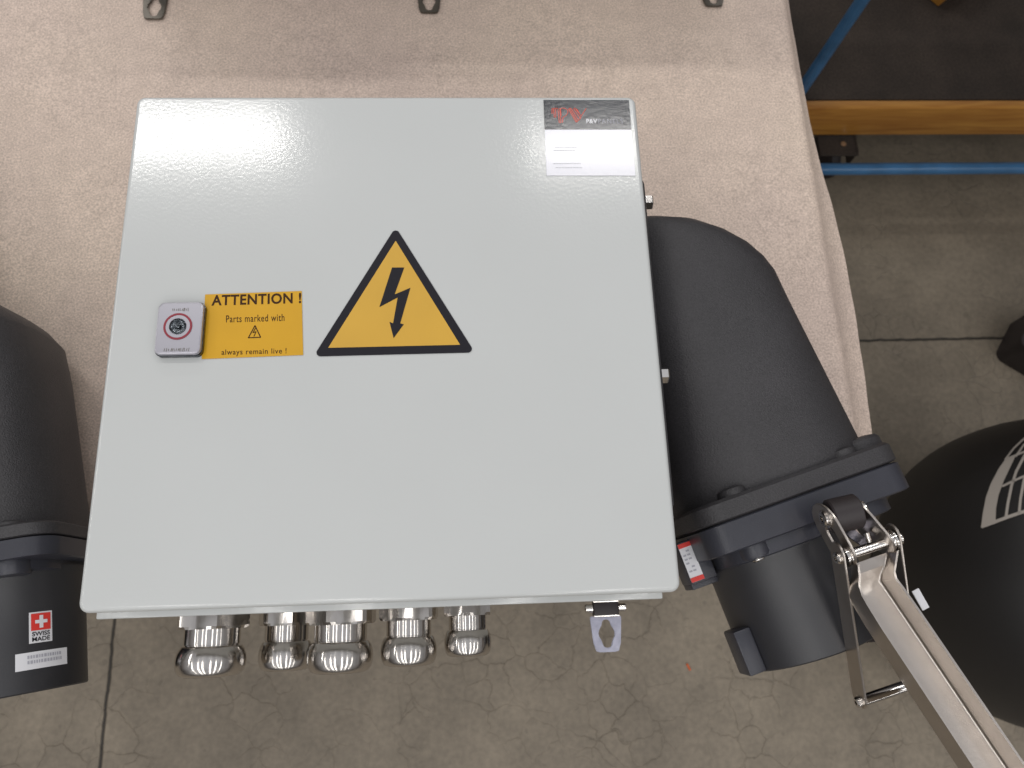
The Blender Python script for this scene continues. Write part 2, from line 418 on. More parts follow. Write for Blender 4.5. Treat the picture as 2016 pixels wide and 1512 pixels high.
# ---- attention label
lab = empty('attention_label', at(500, 640, DZ), 'small yellow rectangular label reading ATTENTION beside the lock', 'label')
Q = quad((404, 580), (594, 573), (597, 699), (397, 707), Z1)
bm = B(); vs = [Q(0, 0), Q(1, 0), Q(1, 1), Q(0, 1)]
plate(bm, [v[:2] for v in vs], [], lambda x, y: Vector((x, y, Z1)), Vector((0, 0, .0002))); obj('backing', bm, YEL2, lab)
Z2 = Z1 + .0003
obj('heading', text_bm('ATTENTION !', quad((417, 581), (593, 576), (593, 597), (416, 602), Z2), .028, 1.08), INKB, lab)
obj('text_line', text_bm('Parts marked with', quad((445, 621), (560, 618), (560, 632), (445, 635), Z2), .006, 1.1), INKB, lab)
obj('text_line', text_bm('always remain live !', quad((436, 688), (564, 685), (564, 699), (436, 702), Z2), .006, 1.1), INKB, lab)
bm = B()
tp = [at(*p, Z2) for p in ((502, 641), (513, 664), (489, 665))]
for i in range(3): stroke(bm, [tp[i], tp[(i + 1) % 3]], .00075)
stroke(bm, [at(*p, Z2) for p in ((503, 646), (498, 655), (504, 653), (500, 662))], .0006, zoff=.00005)
obj('symbol', bm, INKB, lab)

# ---- maker's label (black band above white field)
ml = empty('maker_label', at(1160, 270, DZ), 'black and white glossy label with red line logo in the door corner', 'label')
Q = quad((1070, 197), (1238, 197), (1251, 346), (1076, 346), Z1)
def sub(u0, u1, v0, v1, z=0): return [Q(u0, v0) + Vector((0, 0, z)), Q(u1, v0) + Vector((0, 0, z)), Q(u1, v1) + Vector((0, 0, z)), Q(u0, v1) + Vector((0, 0, z))]
def flat(bm, P, th=.0002): plate(bm, [p[:2] for p in P], [], lambda x, y: Vector((x, y, P[0].z)), Vector((0, 0, th)))
bm = B(); flat(bm, sub(0, 1, 0, .60)); obj('white_field', bm, WHITEV, ml)
bm = B(); flat(bm, sub(0, 1, .601, 1)); obj('black_band', bm, BAND, ml)
def LP(x, y): return at(1060 + x / 8.4, 180 + y / 8.4, Z2)
bm = B()
lines = [
 [(225, 370), (225, 280), (322, 280), (322, 300)], [(262, 425), (250, 290)], [(290, 425), (283, 290)], [(345, 515), (322, 285)],
 [(375, 515), (352, 280)], [(375, 275), (440, 278), (485, 310), (487, 355), (455, 400), (405, 430), (400, 515)],
 [(375, 400), (365, 280)], [(345, 515), (375, 515)], [(262, 425), (295, 425)],
 [(497, 290), (625, 510)], [(515, 280), (645, 505)], [(540, 280), (665, 480)], [(585, 290), (690, 440)], [(610, 280), (705, 410)],
 [(497, 290), (525, 275), (545, 290)], [(580, 290), (600, 275), (640, 300), (705, 410), (790, 280)], [(625, 510), (700, 440), (708, 405)]]
for ln in lines: stroke(bm, [LP(*p) for p in ln], .00046)
obj('logo', bm, mat('orange red ink', (.85, .13, .085), .6, spec=.2), ml)
obj('company_name', text_bm('P&V', quad((1154, 234), (1176, 234), (1176, 243), (1154, 243), Z2), .035, 1.05), WHITE, ml)
obj('company_name', text_bm('PANELS', quad((1177, 234), (1226, 234), (1227, 243), (1178, 243), Z2), -.004, 1.25), GREYI, ml)
random.seed(3)
bm = B()
for (x0, x1, y) in ((1093, 1137, 290), (1090, 1132, 296), (1090, 1143, 322), (1094, 1146, 330)):
    x = x0
    while x < x1:
        w = random.uniform(2, 5); stroke(bm, [at(x, y, Z2), at(min(x + w, x1), y, Z2)], .0006); x += w + 1.6
obj('fine_print', bm, GREYI, ml)

# ---- lock
lk = empty('door_lock', at(352, 650, DZ), 'silver rectangular quarter turn lock with a dark red ring at the left of the door', 'lock')
lc = at(353, 646, DZ + .006); hw = (at(400, 646, DZ + .006).x - at(308, 646, DZ + .006).x) / 2 * .96; hh = (at(353, 594, DZ + .006).y - at(353, 697, DZ + .006).y) / 2 * .97
def lring(k, z, bulge=.0012):
    out = []
    for (x, y) in rr(hw * k, hh * k, .0035, 5):
        f = 1 - (x / hw) ** 2; g2 = 1 - (y / hh) ** 2
        out.append(Vector((lc.x + x * (1 + .05 * g2), lc.y + y * (1 + .05 * f), z)))
    return out
bm = B(); loft(bm, [lring(1.03, DZ), lring(1.035, DZ + .0038)]); obj('base', bm, DARKM, lk)
bm = B(); loft(bm, [lring(1, DZ + .0036), lring(1.01, DZ + .0045), lring(1.01, DZ + .0055), lring(.985, DZ + .0063), lring(.93, DZ + .0066)]); obj('cover', bm, SILV, lk)
lcc = Vector((lc.x - .0008, lc.y + .001, DZ + .0066)); up_ = Vector((0, 0, 1))
bm = B(); lathe(bm, lcc, up_, [(.0096, 0), (.0096, .0004), (.0082, .0004), (.0082, 0)], 48, False); obj('ring', bm, REDR, lk)
bm = B(); lathe(bm, lcc, up_, [(.0081, 0), (.0081, .0003), (.0058, .0003), (.0058, 0)], 48, False); obj('collar', bm, SILV, lk)
bm = B(); lathe(bm, lcc, up_, [(.0057, 0), (.0057, .0008), (.005, .0012), (.0045, .0006), (.0022, .0004), (.0018, .0014)], 36); obj('key_core', bm, DARKM, lk)
random.seed(5)
for (y, x0, x1) in ((-.0158, -.0085, .0085), (.0132, -.005, .006)):
    x = x0; bm = B()
    while x < x1:
        h_ = random.uniform(.0007, .0012)
        stroke(bm, [lc + Vector((x, y - h_, .00075)), lc + Vector((x + random.uniform(-.0005, .0005), y + h_, .00075))], .0004); x += random.uniform(.0009, .0016)
    obj('engraving', bm, DULL_SHADED, lk)

# ------------------------------------------------------------------ cable glands
GG = 'stainless cable glands under the cabinet'
def gland(px, pyb, dpx, z, label):
    p = at(px, 1215, z); dep = CAM.z - z; s = dpx * dep / 1510 / 2
    o0 = Vector((p.x, Y0 + .007, z)); tot = (Y0 - at(px, pyb, z + s * .3).y) 
    e_ = empty('cable_gland', o0, label, 'cable gland', GG)
    d = Vector((0, -1, 0))
    k = tot + .007
    n1 = .38
    bm = B()                                                   # hexagon nut, chamfered
    x, y = frame(d); R = s * 1.10; a0 = random.uniform(0, 1)
    def hexr(r, t, blend):
        out = []
        for i in range(48):
            a = 2 * math.pi * i / 48; q = (a + a0) % (math.pi / 3) - math.pi / 6
            rr_ = r * (.885 / math.cos(q) * (1 - blend) + blend * .93)
            out.append(o0 + d * t + (x * math.cos(a) + y * math.sin(a)) * rr_)
        return out
    loft(bm, [hexr(R, 0, 0), hexr(R, k * n1 - .002, 0), hexr(R * .98, k * n1, .8)]); obj('hexagon_nut', bm, TURN, e_, sharp=.25)
    bm = B(); lathe(bm, o0, d, [(s * .80, k * n1 - .001), (s * .80, k * .585), (s * .77, k * .590), (s * .77, k * .61)], 56); obj('collar', bm, TURN, e_)
    bm = B()
    prof = [(s * .74, .605), (s * .84, .605), (s * .875, .62), (s * .93, .655), (s * .98, .72), (s * 1.0, .79), (s * .99, .87), (s * .945, .935), (s * .87, .98), (s * .76, 1.0), (s * .5, 1.0), (s * .48, .93), (s * .3, .93)]
    lathe(bm, o0, d, [(r, t * k) for r, t in prof], 56); obj('dome_cap', bm, TURN, e_, sharp=.8)
    bm = B(); lathe(bm, o0, d, [(s * .30, .80 * k), (s * .30, .95 * k), (s * .2, .97 * k)], 32); obj('seal', bm, RUBBER, e_)
gland(421, 1332, 124, .955, 'leftmost large round capped steel cable gland under the cabinet')
gland(566, 1320, 98, .925, 'smaller cable gland tucked behind the left side of the middle large gland')
gland(672, 1325, 120, .965, 'large cable gland overlapping its left neighbour, third from the left')
gland(805, 1311, 104, .965, 'medium cable gland fourth from the left, standing alone')
gland(920, 1292, 88, .96, 'smallest cable gland, nearest the wall bracket')

# ------------------------------------------------------------------ right plug inlet
def connector(O, th, label, hood, z0, fc=0, hu=.0755, bosses=((-.040, .056), (.050, .056), (.066, .035)), SL=.083, fs=1.0):
    th = math.radians(th)
    u = Vector((math.cos(th), math.sin(th), 0)); v = Vector((math.sin(th), -math.cos(th), 0)); w = Vector((0, 0, 1))
    P = lambda a, b, c=0: O + u * a + v * b + w * c
    e_ = empty('power_inlet', Vector((O.x, O.y, FT)), label, 'power connector', 'black power inlets with angled hoods')
    # hood
    rings = []; hl = len(hood)
    for (Lp, Rp, hz, ex) in hood:
        c = (Lp + Rp) / 2; h = (Rp - Lp) / 2; ring = []
        for i in range(64):
            a = 2 * math.pi * i / 64; ca, sa = math.cos(a), math.sin(a)
            ring.append(c + h * (abs(ca) ** (2 / ex) * (1 if ca > 0 else -1)) + w * hz * (abs(sa) ** (2 / ex) * (1 if sa > 0 else -1)))
        rings.append(ring)
    bm = B(); loft(bm, rings); obj('hood', bm, BLACKP, e_, sharp=1.2)
    # flanges
    def rsq(hu_, hw_, r, vv): return [P(a + fc, vv * fs, b) for a, b in rr(hu_, hw_, r, 6)]
    bm = B(); loft(bm, [rsq(hu - .0015, .066, .020, -.058), rsq(hu + .001, .0685, .020, -.0555), rsq(hu + .001, .0685, .020, -.043), rsq(hu, .0675, .020, -.042), rsq(hu - .003, .064, .020, -.0415), rsq(hu - .003, .064, .020, -.03)])
    for n_, (uu, ww) in enumerate(bosses):
        k_ = 1.7 if n_ == 2 else 1.0
        lathe(bm, P(uu, (-.0645 - .004 * (n_ == 2)) * fs, ww), v, [(.006 * k_, 0), (.0102 * k_, .0015), (.0114 * k_, .004), (.0118 * k_, .018)], 28)
    obj('hood_flange', bm, BLACKP, e_)
    bm = B(); loft(bm, [rsq(hu - .001, .0665, .019, -.0410), rsq(hu + .001, .0675, .019, -.040), rsq(hu + .001, .0675, .019, -.0195), rsq(hu - .001, .066, .019, -.0185)])
    obj('socket_flange', bm, SMOOTHB, e_)
    bm = B(); loft(bm, [rsq(hu - .013, .0625, .03, -.019), rsq(hu - .013, .0625, .03, -.0085), rsq(hu - .015, .0605, .03, -.0075)])
    lathe(bm, P(bosses[0][0], -.019 * fs, bosses[0][1] - .002), v, [(.0125, 0), (.0125, .008), (.0115, .010), (.0105, .0102)], 32)
    obj('collar', bm, SMOOTHB, e_)
    bm = B(); lathe(bm, P(bosses[0][0], -.009, bosses[0][1] - .001), v, [(.0052, 0), (.0052, .0022), (.0045, .003), (.0022, .003), (.002, .0015)], 24); obj('screw', bm, STEEL, e_)
    bm = B(); R = .0575
    lathe(bm, P(0, -.009), v, [(R * 1.02, 0), (R * 1.02, .004), (R, .006), (R, .050), (R, SL + .008), (R - .001, SL + .009), (R - .004, SL + .009), (R - .004, .03), (.01, .03)], 96)
    obj('sleeve', bm, CYLB, e_)
    return e_, P, u, v, w, R
zc = .93
O1 = at(1400, 1140, zc); th = math.radians(17)
u1 = Vector((math.cos(th), math.sin(th), 0)); v1 = Vector((math.sin(th), -math.cos(th), 0))
O1 = O1 + u1 * (.0575 + .0020) + v1 * .002
HP = lambda x, y: at(x, y, zc + .038)
F = lambda a, b: O1 + u1 * a + v1 * b
XW = X1 - .0045
def dn(p, z): return Vector((p.x, p.y, z))
def wall(py): p = HP(1320, py); return Vector((XW, p.y, zc))
hood = []
for (py, R_, hz, ex) in ((437, (1283, 437), .040, 2.2), (440, (1345, 439), .052, 2.3), (450, (1412, 451), .060, 2.4), (468, (1458, 468), .064, 2.5), (490, (1495, 489), .066, 2.6), (515, (1523, 512), .067, 2.6), (538, (1540, 536), .068, 2.7)):
    hood.append((wall(py), dn(HP(*R_), zc), hz, ex))
endL = F(-.066, -.056); endR = dn(HP(1744, 918), zc)
sL = wall(556); sR = dn(HP(1549, 556), zc)
for k in range(1, 11):
    t = k / 10
    hood.append((sL.lerp(endL, t), sR.lerp(endR, t), .068 - .006 * t, 2.7 - .2 * t))
con, P, u, v, w, R = connector(O1, 17, 'black power inlet with a steel lever, bolted to the right side of the cabinet', hood, zc, .0155, .085, ((-.035, .054), (.062, .052), (.086, .034)), .074)
# mounting plate and bolts on the cabinet side
bm = B(); ya = at(1270, 352, 1.04).y; yb = at(1310, 1000, 1.04).y; xp = at(1275.5, 430, 1.038).x
box(bm, Vector(((X1 - .0045 + xp) / 2, (ya + yb) / 2, .960)), (xp - X1 + .0045, ya - yb, .160), bev=.003); obj('mounting_plate', bm, BLACKP, con)
for (px, py) in ((1287, 391), (1319, 734)):
    p = at(px, py, 1.028); x0 = xp - .0005; Lb = p.x - x0
    bm = B(); lathe(bm, Vector((x0, p.y, 1.022)), Vector((1, 0, 0)), [(.0062, 0), (.0062, Lb - .001), (.0052, Lb)], 6); b = obj('bolt', bm, STEEL, con, sharp=.3)
    bm = B(); lathe(bm, Vector((x0, p.y, 1.022)), Vector((1, 0, 0)), [(.0078, 0), (.0078, .0014)], 28); obj('washer', bm, DULL_SHADED, b)
# catch block near the mouth
bm = B(); box(bm, P(-R - .002, .056, .012), (.014, .034, .026), u, v, w, .0015); obj('catch_block', bm, SMOOTHB, con)
# hinge block with rating label
bm = B(); box(bm, P(-.070, -.021, .004), (.022, .034, .030), u, v, w, .0012); box(bm, P(-.066, -.003, -.004), (.026, .008, .024), u, v, w, .001)
hb = obj('hinge_block', bm, SMOOTHB, con)
zt = .0195
bm = B(); box(bm, P(-.0755, -.021, zt), (.011, .031, .0006), u, v, w, 0); lb = obj('rating_label', bm, WHITE, hb)
lb['label'] = 'white rating label with red ends'
for s in (-1, 1):
    bm = B(); box(bm, P(-.0755, -.021 + s * .0137, zt + .0004), (.011, .0035, .0004), u, v, w, 0); obj('red_end', bm, REDI, lb)
bm = B()
for i in range(6):
    for q in (-.003, .0005):
        if (i + (q > 0)) % 4: box(bm, P(-.0755 + q, -.021 - .009 + i * .0032, zt + .0004), (.0026, .0013, .0002), u, v, w, 0)
obj('fine_print', bm, GREYI, lb)
# crinkled cap at the far side of the sleeve
bm = B(); lathe(bm, P(.052, .028, .004), v, [(.010, 0), (.0165, .004), (.018, .02), (.017, .045), (.012, .056)], 32)
for q in bm.verts: q.co += Vector((random.uniform(-.001, .001), random.uniform(-.001, .001), random.uniform(-.001, .001)))
obj('cable_wrap', bm, WRINK, con)
# ---- lever
lev = empty('lever_handle', at(1700, 1100, 1.02), 'bright stainless lever with a long folded channel running off the bottom right corner', 'lever')
def vplate(name, a, b, h, th, zdir=Vector((0, 0, 1)), slot=None, m=BRUSH, r=None, par=None):
    """upright flat bar between two top-edge points a, b"""
    d = (b - a); Ld = d.length; d.normalize(); n = d.cross(zdir).normalized(); up2 = n.cross(d).normalized()
    if up2.z < 0: up2 = -up2
    r = r or h / 2; out = []
    for k in range(9):
        t = math.pi / 2 + math.pi * k / 8; out.append((h / 2 + r * math.cos(t), -h / 2 + h / 2 * math.sin(t)))
    for k in range(9):
        t = -math.pi / 2 + math.pi * k / 8; out.append((Ld - h / 2 + r * math.cos(t), -h / 2 + h / 2 * math.sin(t)))
    holes = []
    if slot:
        s0, s1, sr = slot; hl_ = []
        for k in range(9):
            t = math.pi / 2 + math.pi * k / 8; hl_.append((s0 + sr * math.cos(t), -h / 2 + sr * math.sin(t)))
        for k in range(9):
            t = -math.pi / 2 + math.pi * k / 8; hl_.append((s1 + sr * math.cos(t), -h / 2 + sr * math.sin(t)))
        holes = [hl_]
    bm = B(); plate(bm, out, holes, lambda x, y: a + d * x + up2 * y, n * th)
    es = [e2 for e2 in bm.edges if len(e2.link_faces) == 2 and e2.calc_face_angle(0) > 1]
    bmesh.ops.bevel(bm, geom=es, offset=.0004, segments=1, affect='EDGES')
    return obj(name, bm, m, par or lev), d, n, up2
def screwhead(p, n, r=.0055, par=None, name='screw'):
    bm = B(); lathe(bm, p, n, [(r * 1.25, 0), (r * 1.25, .0012), (r, .0014), (r, .0032), (r * .8, .0042), (r * .4, .0042), (r * .38, .002)], 28); return obj(name, bm, STEEL, par or lev)
zA = 1.038
A0, A1 = at(1629, 984, zA), at(1702, 1116, zA)
B0, B1 = at(1686, 973, zA + .002), at(1782, 1088, zA + .002)
pa, dA, nA, upA = vplate('side_plate', A0, A1, .033, .0020, slot=(.023, .037, .0058))
pb, dB, nB, upB = vplate('side_plate', B0, B1, .033, .0018)
# pivot roller
ra = A0 + dA * .012 - Vector((0, 0, .013)); rb = B0 + dB * .012 - Vector((0, 0, .013))
ax = (rb - ra).normalized()
bm = B(); cyl(bm, ra + ax * .001, rb - ax * .001, .0125, 36, .001); obj('roller', bm, RUBBER, lev)
screwhead(ra - ax * .0005, -ax, .006); screwhead(rb + ax * .0005, ax, .006)
# cross pin
ca = A1 - dA * .010 - Vector((0, 0, .011)); cb = B1 - dB * .010 - Vector((0, 0, .011)); cx = (cb - ca).normalized()
bm = B(); cyl(bm, ca, cb, .0035, 24); obj('cross_pin', bm, STEEL, lev)
for p_, s in ((ca, -1), (cb, 1)):
    bm = B(); lathe(bm, p_, cx * s, [(.0075, .0008), (.0075, .002), (.0065, .0021), (.0065, .0034), (.0078, .0035), (.0078, .0048)], 30); obj('washer', bm, STEEL, lev)
    screwhead(p_ + cx * s * .0066, cx * s, .0045)
# long links and lower pin
off = -cx * .0068
CL0 = ca + off + Vector((0, 0, .008)); CL1 = at(1711, 1404, .985)
CL0 = CL0 + (CL0 - CL1).normalized() * .008
vplate('link', CL0, CL1, .017, .0018)
sh = (cb - ca) + cx * .0136
vplate('link', CL0 + sh, CL1 + sh, .017, .0018)
dl = (CL1 - CL0).normalized(); pe = CL1 - dl * .0085 - Vector((0, 0, .0085))
bm = B(); cyl(bm, pe, pe + sh, .0042, 24); obj('lower_pin', bm, STEEL, lev)
screwhead(pe - cx * .0004, -cx, .004)
# white tag on the far link
bm = B(); q0 = at(1812, 1180, 1.0); box(bm, q0, (.0060, .0150, .0012), Vector((.92, .38, 0)), Vector((-.38, .92, 0)), bev=.0003); obj('white_tag', bm, WHITE, lev)
# folded channel
secs = [((1688, 1112), (1770, 1083), 1.034, .013), ((1691, 1135), (1766, 1108), 1.036, .014), ((1690, 1152), (1763, 1126), 1.038, .018), ((1696, 1172), (1767, 1140), 1.040, .022), ((1706, 1190), (1777, 1152), 1.041, .023),
        ((1735, 1237), (1808, 1196), 1.044, .0235), ((1920, 1516), (2004, 1483), 1.058, .0235), ((2080, 1756), (2174, 1728), 1.070, .0235)]
bm = B(); rings = []
for (l_, r_, z, h) in secs:
    Lp, Rp = at(*l_, z), at(*r_, z); a_ = (Rp - Lp).normalized(); t = .0016; Z_ = Vector((0, 0, 1)); ri = .0035
    ring = [Lp, Lp - Z_ * (h - ri)]
    for k in range(1, 5): an = math.pi / 2 * k / 5; ring.append(Lp - Z_ * (h - ri) + a_ * ri * (1 - math.cos(an)) - Z_ * ri * math.sin(an))
    ring.append(Lp - Z_ * h + a_ * ri); ring.append(Rp - Z_ * h - a_ * ri)
    for k in range(4, 0, -1): an = math.pi / 2 * k / 5; ring.append(Rp - Z_ * (h - ri) - a_ * ri * (1 - math.cos(an)) - Z_ * ri * math.sin(an))
    ring += [Rp - Z_ * (h - ri), Rp]
    inn = [Rp - a_ * t, Rp - a_ * t - Z_ * (h - ri)]
    r2 = ri - t
    for k in range(1, 5): an = math.pi / 2 * k / 5; inn.append(Rp - a_ * t - Z_ * (h - ri) - a_ * r2 * (1 - math.cos(an)) - Z_ * r2 * math.sin(an))
    inn.append(Rp - a_ * ri - Z_ * (h - t)); inn.append(Lp + a_ * ri - Z_ * (h - t))
    for k in range(4, 0, -1): an = math.pi / 2 * k / 5; inn.append(Lp + a_ * t - Z_ * (h - ri) + a_ * r2 * (1 - math.cos(an)) - Z_ * r2 * math.sin(an))
    inn += [Lp + a_ * t - Z_ * (h - ri), Lp + a_ * t]
    rings.append(ring + inn)
loft(bm, rings)
es = [e2 for e2 in bm.edges if len(e2.link_faces) == 2 and e2.calc_face_angle(0) > 1.2]
bmesh.ops.bevel(bm, geom=es, offset=.0004, segments=2, affect='EDGES')
obj('channel_arm', bm, BRUSH, lev, sharp=.5)
# latch hook seen between the side plates
bm = B(); hc = at(1690, 1062, 1.008)
ks = [hc + u * a + v * b + w * c for a, b, c in ((-.006, -.012, .002), (-.004, -.004, .005), (.002, .004, .004), (.006, .012, -.002))]
loft(bm, [[k - u * .004, k + u * .004, k + u * .004 - w * .002, k - u * .004 - w * .002] for k in ks]); obj('latch_hook', bm, ZINC, lev)
bm = B(); k0 = at(1706, 1048, 1.022); k1 = at(1718, 1086, 1.022); cyl(bm, k0, k1, .0022, 16, .0006); obj('spring_pin', bm, STEEL, lev)

# ------------------------------------------------------------------ left power inlet and its cabinet
zc2 = .925
th2 = math.radians(8)
uL = Vector((math.cos(th2), math.sin(th2), 0)); vL = Vector((math.sin(th2), -math.cos(th2), 0))
RB = at(166, 1130, zc2); O2 = RB - uL * (.0575 + .005) + vL * .001
H2 = lambda x, y: at(x, y, zc2 + .038)
F2 = lambda a, b: O2 + uL * a + vL * b
XL = H2(-250, 700).x
def wall2(py): return Vector((XL, H2(0, py).y, zc2))
hood = []
for (py, R_, hz, ex) in ((505, (-200, 500), .040, 2.2), (520, (-130, 520), .052, 2.3), (545, (-50, 545), .060, 2.4), (568, (20, 566), .064, 2.5), (588, (70, 588), .066, 2.6), (606, (102, 607), .067, 2.6), (632, (124, 633), .068, 2.7)):
    hr = H2(*R_); hood.append((wall2(py), Vector((at(R_[0] + 7, R_[1], zc2 - .025).x, hr.y, zc2)), hz, ex))
sL, sR = wall2(650), Vector((at(139, 655, zc2 - .025).x, H2(131, 655).y, zc2))
endL, endR = F2(-.066, -.037), F2(.060, -.037)
for k in range(1, 9):
    t = k / 8; hood.append((sL.lerp(endL, t), sR.lerp(endR, t), .068 - .006 * t, 2.7 - .2 * t))
con2, P2, u2, v2, w2, R2 = connector(O2, 8, 'black power inlet with Swiss made sticker and white label at the left edge', hood, zc2, 0, .068, ((.036, .053), (-.05, .05), (-.07, .03)), .081, .65)
def cylmap(a0, a1, t0, t1, lift):
    """unit square onto the sleeve: u across (angle from up), v from mouth to flange"""
    return lambda a, b: P2(0, 0) + (u2 * math.sin(a0 + (a1 - a0) * a) + w2 * math.cos(a0 + (a1 - a0) * a)) * (R2 + lift) + v2 * (t1 + (t0 - t1) * b)
def cpatch(fn, n=8, m=8):
    bm = B(); vs = [[bm.verts.new(fn(i / n, j / m)) for i in range(n + 1)] for j in range(m + 1)]
    for j in range(m):
        for i in range(n): bm.faces.new((vs[j][i], vs[j][i + 1], vs[j + 1][i + 1], vs[j + 1][i]))
    return bm
def solve_st(px, py):
    """angle and length on the sleeve hit by a pixel ray (rough search)"""
    best = None; d = c2w(Vector((px - 1008, py - 756, 1510))).normalized()
    for i in range(-80, 91):
        for j in range(0, 90):
            q = P2(0, 0) + (u2 * math.sin(i / 60) + w2 * math.cos(i / 60)) * R2 + v2 * (j / 1000)
            e2 = (q - CAM).cross(d).length
            if best is None or e2 < best[0]: best = (e2, i / 60, j / 1000)
    return best[1:]
a0 = solve_st(56, 1235)[0]; a1 = solve_st(101, 1235)[0]; t0 = solve_st(78, 1203)[1]; t1 = solve_st(78, 1264)[1]
ss = obj('swiss_sticker', cpatch(cylmap(a0, a1, t0, t1, .0003)), WHITE, con2)
mid = cylmap(a0, a1, t0, t1, .0006)
obj('red_square', cpatch(lambda x, y: mid(.08 + .84 * x, .40 + .55 * y)), REDI, ss)
m3 = cylmap(a0, a1, t0, t1, .0009)
obj('cross', cpatch(lambda x, y: m3(.24 + .52 * x, .625 + .11 * y)), WHITE, ss)
obj('cross', cpatch(lambda x, y: m3(.42 + .16 * x, .47 + .41 * y)), WHITE, ss)
obj('lettering', text_bm('SWISS', lambda x, y: mid(.12 + .76 * x, .22 + .14 * y), .02), INK, ss)
obj('lettering', text_bm('MADE', lambda x, y: mid(.12 + .76 * x, .05 + .14 * y), .02), INK, ss)
a0 = solve_st(29, 1302)[0]; a1 = solve_st(131, 1297)[0]; t0 = solve_st(80, 1280)[1]; t1 = solve_st(80, 1315)[1]
ws = obj('white_label', cpatch(cylmap(a0, a1, t0, t1, .0003)), WHITE, con2)
mm = cylmap(a0, a1, t0, t1, .0006); bm = B(); random.seed(9)
for rw in (.72, .42):
    x = .2
    while x < .85:
        w_ = random.uniform(.02, .05); q = [mm(x, rw - .09), mm(x + w_, rw - .09), mm(x + w_, rw + .09), mm(x, rw + .09)]
        bm.faces.new([bm.verts.new(p) for p in q]); x += w_ + .018
obj('fine_print', bm, GREYI, ws)
enclosure('electrical_enclosure', XL - .38 + .0045, XL + .0045, Y0 + .01, Y1 + .01, 'grey steel cabinet beyond the left edge of the picture carrying the left power inlet', 'electrical cabinet')

# ------------------------------------------------------------------ cabinets beyond the top edge, showing only their wall brackets
def far_cab(bx, label):
    ps = [at(px, py, TZ + .005) for px, py in bx]
    y0 = max(p.y for p in ps) + .0305 - .002
    return y0, ps
y0, ps = far_cab(((303, 40), (845, 28)), '')
ec, _ = enclosure('electrical_enclosure', ps[0].x - .026, ps[1].x + .026, y0, y0 + .38, 'grey cabinet beyond the top left edge with two wall brackets showing', 'electrical cabinet')
for p in ps: bracket(ec, Vector((p.x, p.y + .0305, TZ + .0052)), .95, True, False)
p = at(1405, 15, TZ + .005); 
ec, _ = enclosure('electrical_enclosure', p.x - .305, p.x + .026, p.y + .0325, p.y + .41, 'grey cabinet beyond the top edge with one wall bracket showing near the table corner', 'electrical cabinet')
bracket(ec, Vector((p.x, p.y + .0305, TZ + .0052)), .95, True, False)

# ------------------------------------------------------------------ trolley at the upper right
tz = .27
pf = at(1700, 216, tz); yf = pf.y; xl = at(1400, 240, tz).x
tr = empty('flatbed_trolley', (xl + .8, yf + .4, 0), 'low trolley with a blue tube frame, dark deck and orange brown wooden edge', 'trolley')
bm = B(); box(bm, Vector((xl + .9, yf + .012 - .0, tz - .045)), (1.8, .020, .090), bev=.002); obj('edge_board', bm, WOOD, tr)
bm = B(); box(bm, Vector((xl + .9, yf + .026 + .45, tz - .012)), (1.8, .9, .02), bev=.001); obj('deck', bm, DECK, tr)
pt = at(1800, 332, .16); 
bm = B(); cyl(bm, Vector((xl + .05, pt.y, .16)), Vector((xl + 1.8, pt.y, .16)), .0125, 24); obj('frame_tube', bm, BLUE, tr)
pp = at(1576, 180, tz)
bm = B(); cyl(bm, Vector((pp.x, pp.y, tz - .002)), Vector((pp.x + .02, pp.y + .0, 1.02)), .0115, 28); obj('post', bm, BLUE, tr)
ys = at(1700, -40, 1.02).y  # unseen shelf added above the frame to shade the floor below
bm = B(); box(bm, Vector((pp.x + .80, ys + .40, 1.03)), (1.62, .80, .02), bev=.002); obj('shade_shelf', bm, DECK, tr)
cp = at(1655, 300, .155)
bm = B(); box(bm, Vector((cp.x - .01, cp.y + .03, .165)), (.085, .09, .006), bev=.002)
box(bm, Vector((cp.x + .03, cp.y + .03, .145)), (.004, .08, .05), bev=.001); cb_ = obj('castor', bm, DECK, tr)
wc = at(1625, 335, .05)
bm = B(); lathe(bm, Vector((wc.x - .012, wc.y + .03, .05)), Vector((1, .3, 0)), [(.035, 0), (.047, .004), (.05, .009), (.05, .021), (.047, .026), (.035, .03)], 40); obj('wheel', bm, RUBBER, cb_)
bm = B(); cyl(bm, Vector((cp.x + .0, cp.y + .01, .168)), Vector((cp.x, cp.y + .01, .172)), .006, 16); obj('bolt', bm, STEEL, cb_)
# wooden crate corner and an added dark box for the shade at the back of the deck
k = at(1846, 14, tz); 
bm = B(); a45 = math.radians(38); XX = Vector((math.cos(a45), math.sin(a45), 0)); YY = Vector((-math.sin(a45), math.cos(a45), 0))
box(bm, k + (XX + YY) * .06 + Vector((0, 0, .05)), (.12, .12, .098), XX, YY, bev=.002); o = obj('wooden_block', bm, WOOD); tag(o, 'wooden block on the trolley deck, only its corner showing at the top edge', 'wooden block')
k2 = at(1700, -6, tz)
bm = B(); box(bm, Vector((xl + .9, k2.y + .35, tz + .10)), (1.5, .3, .195), bev=.004); o = obj('shade_box', bm, RUBBER); tag(o, 'long black carton standing on the trolley deck behind the wooden block', 'carton')

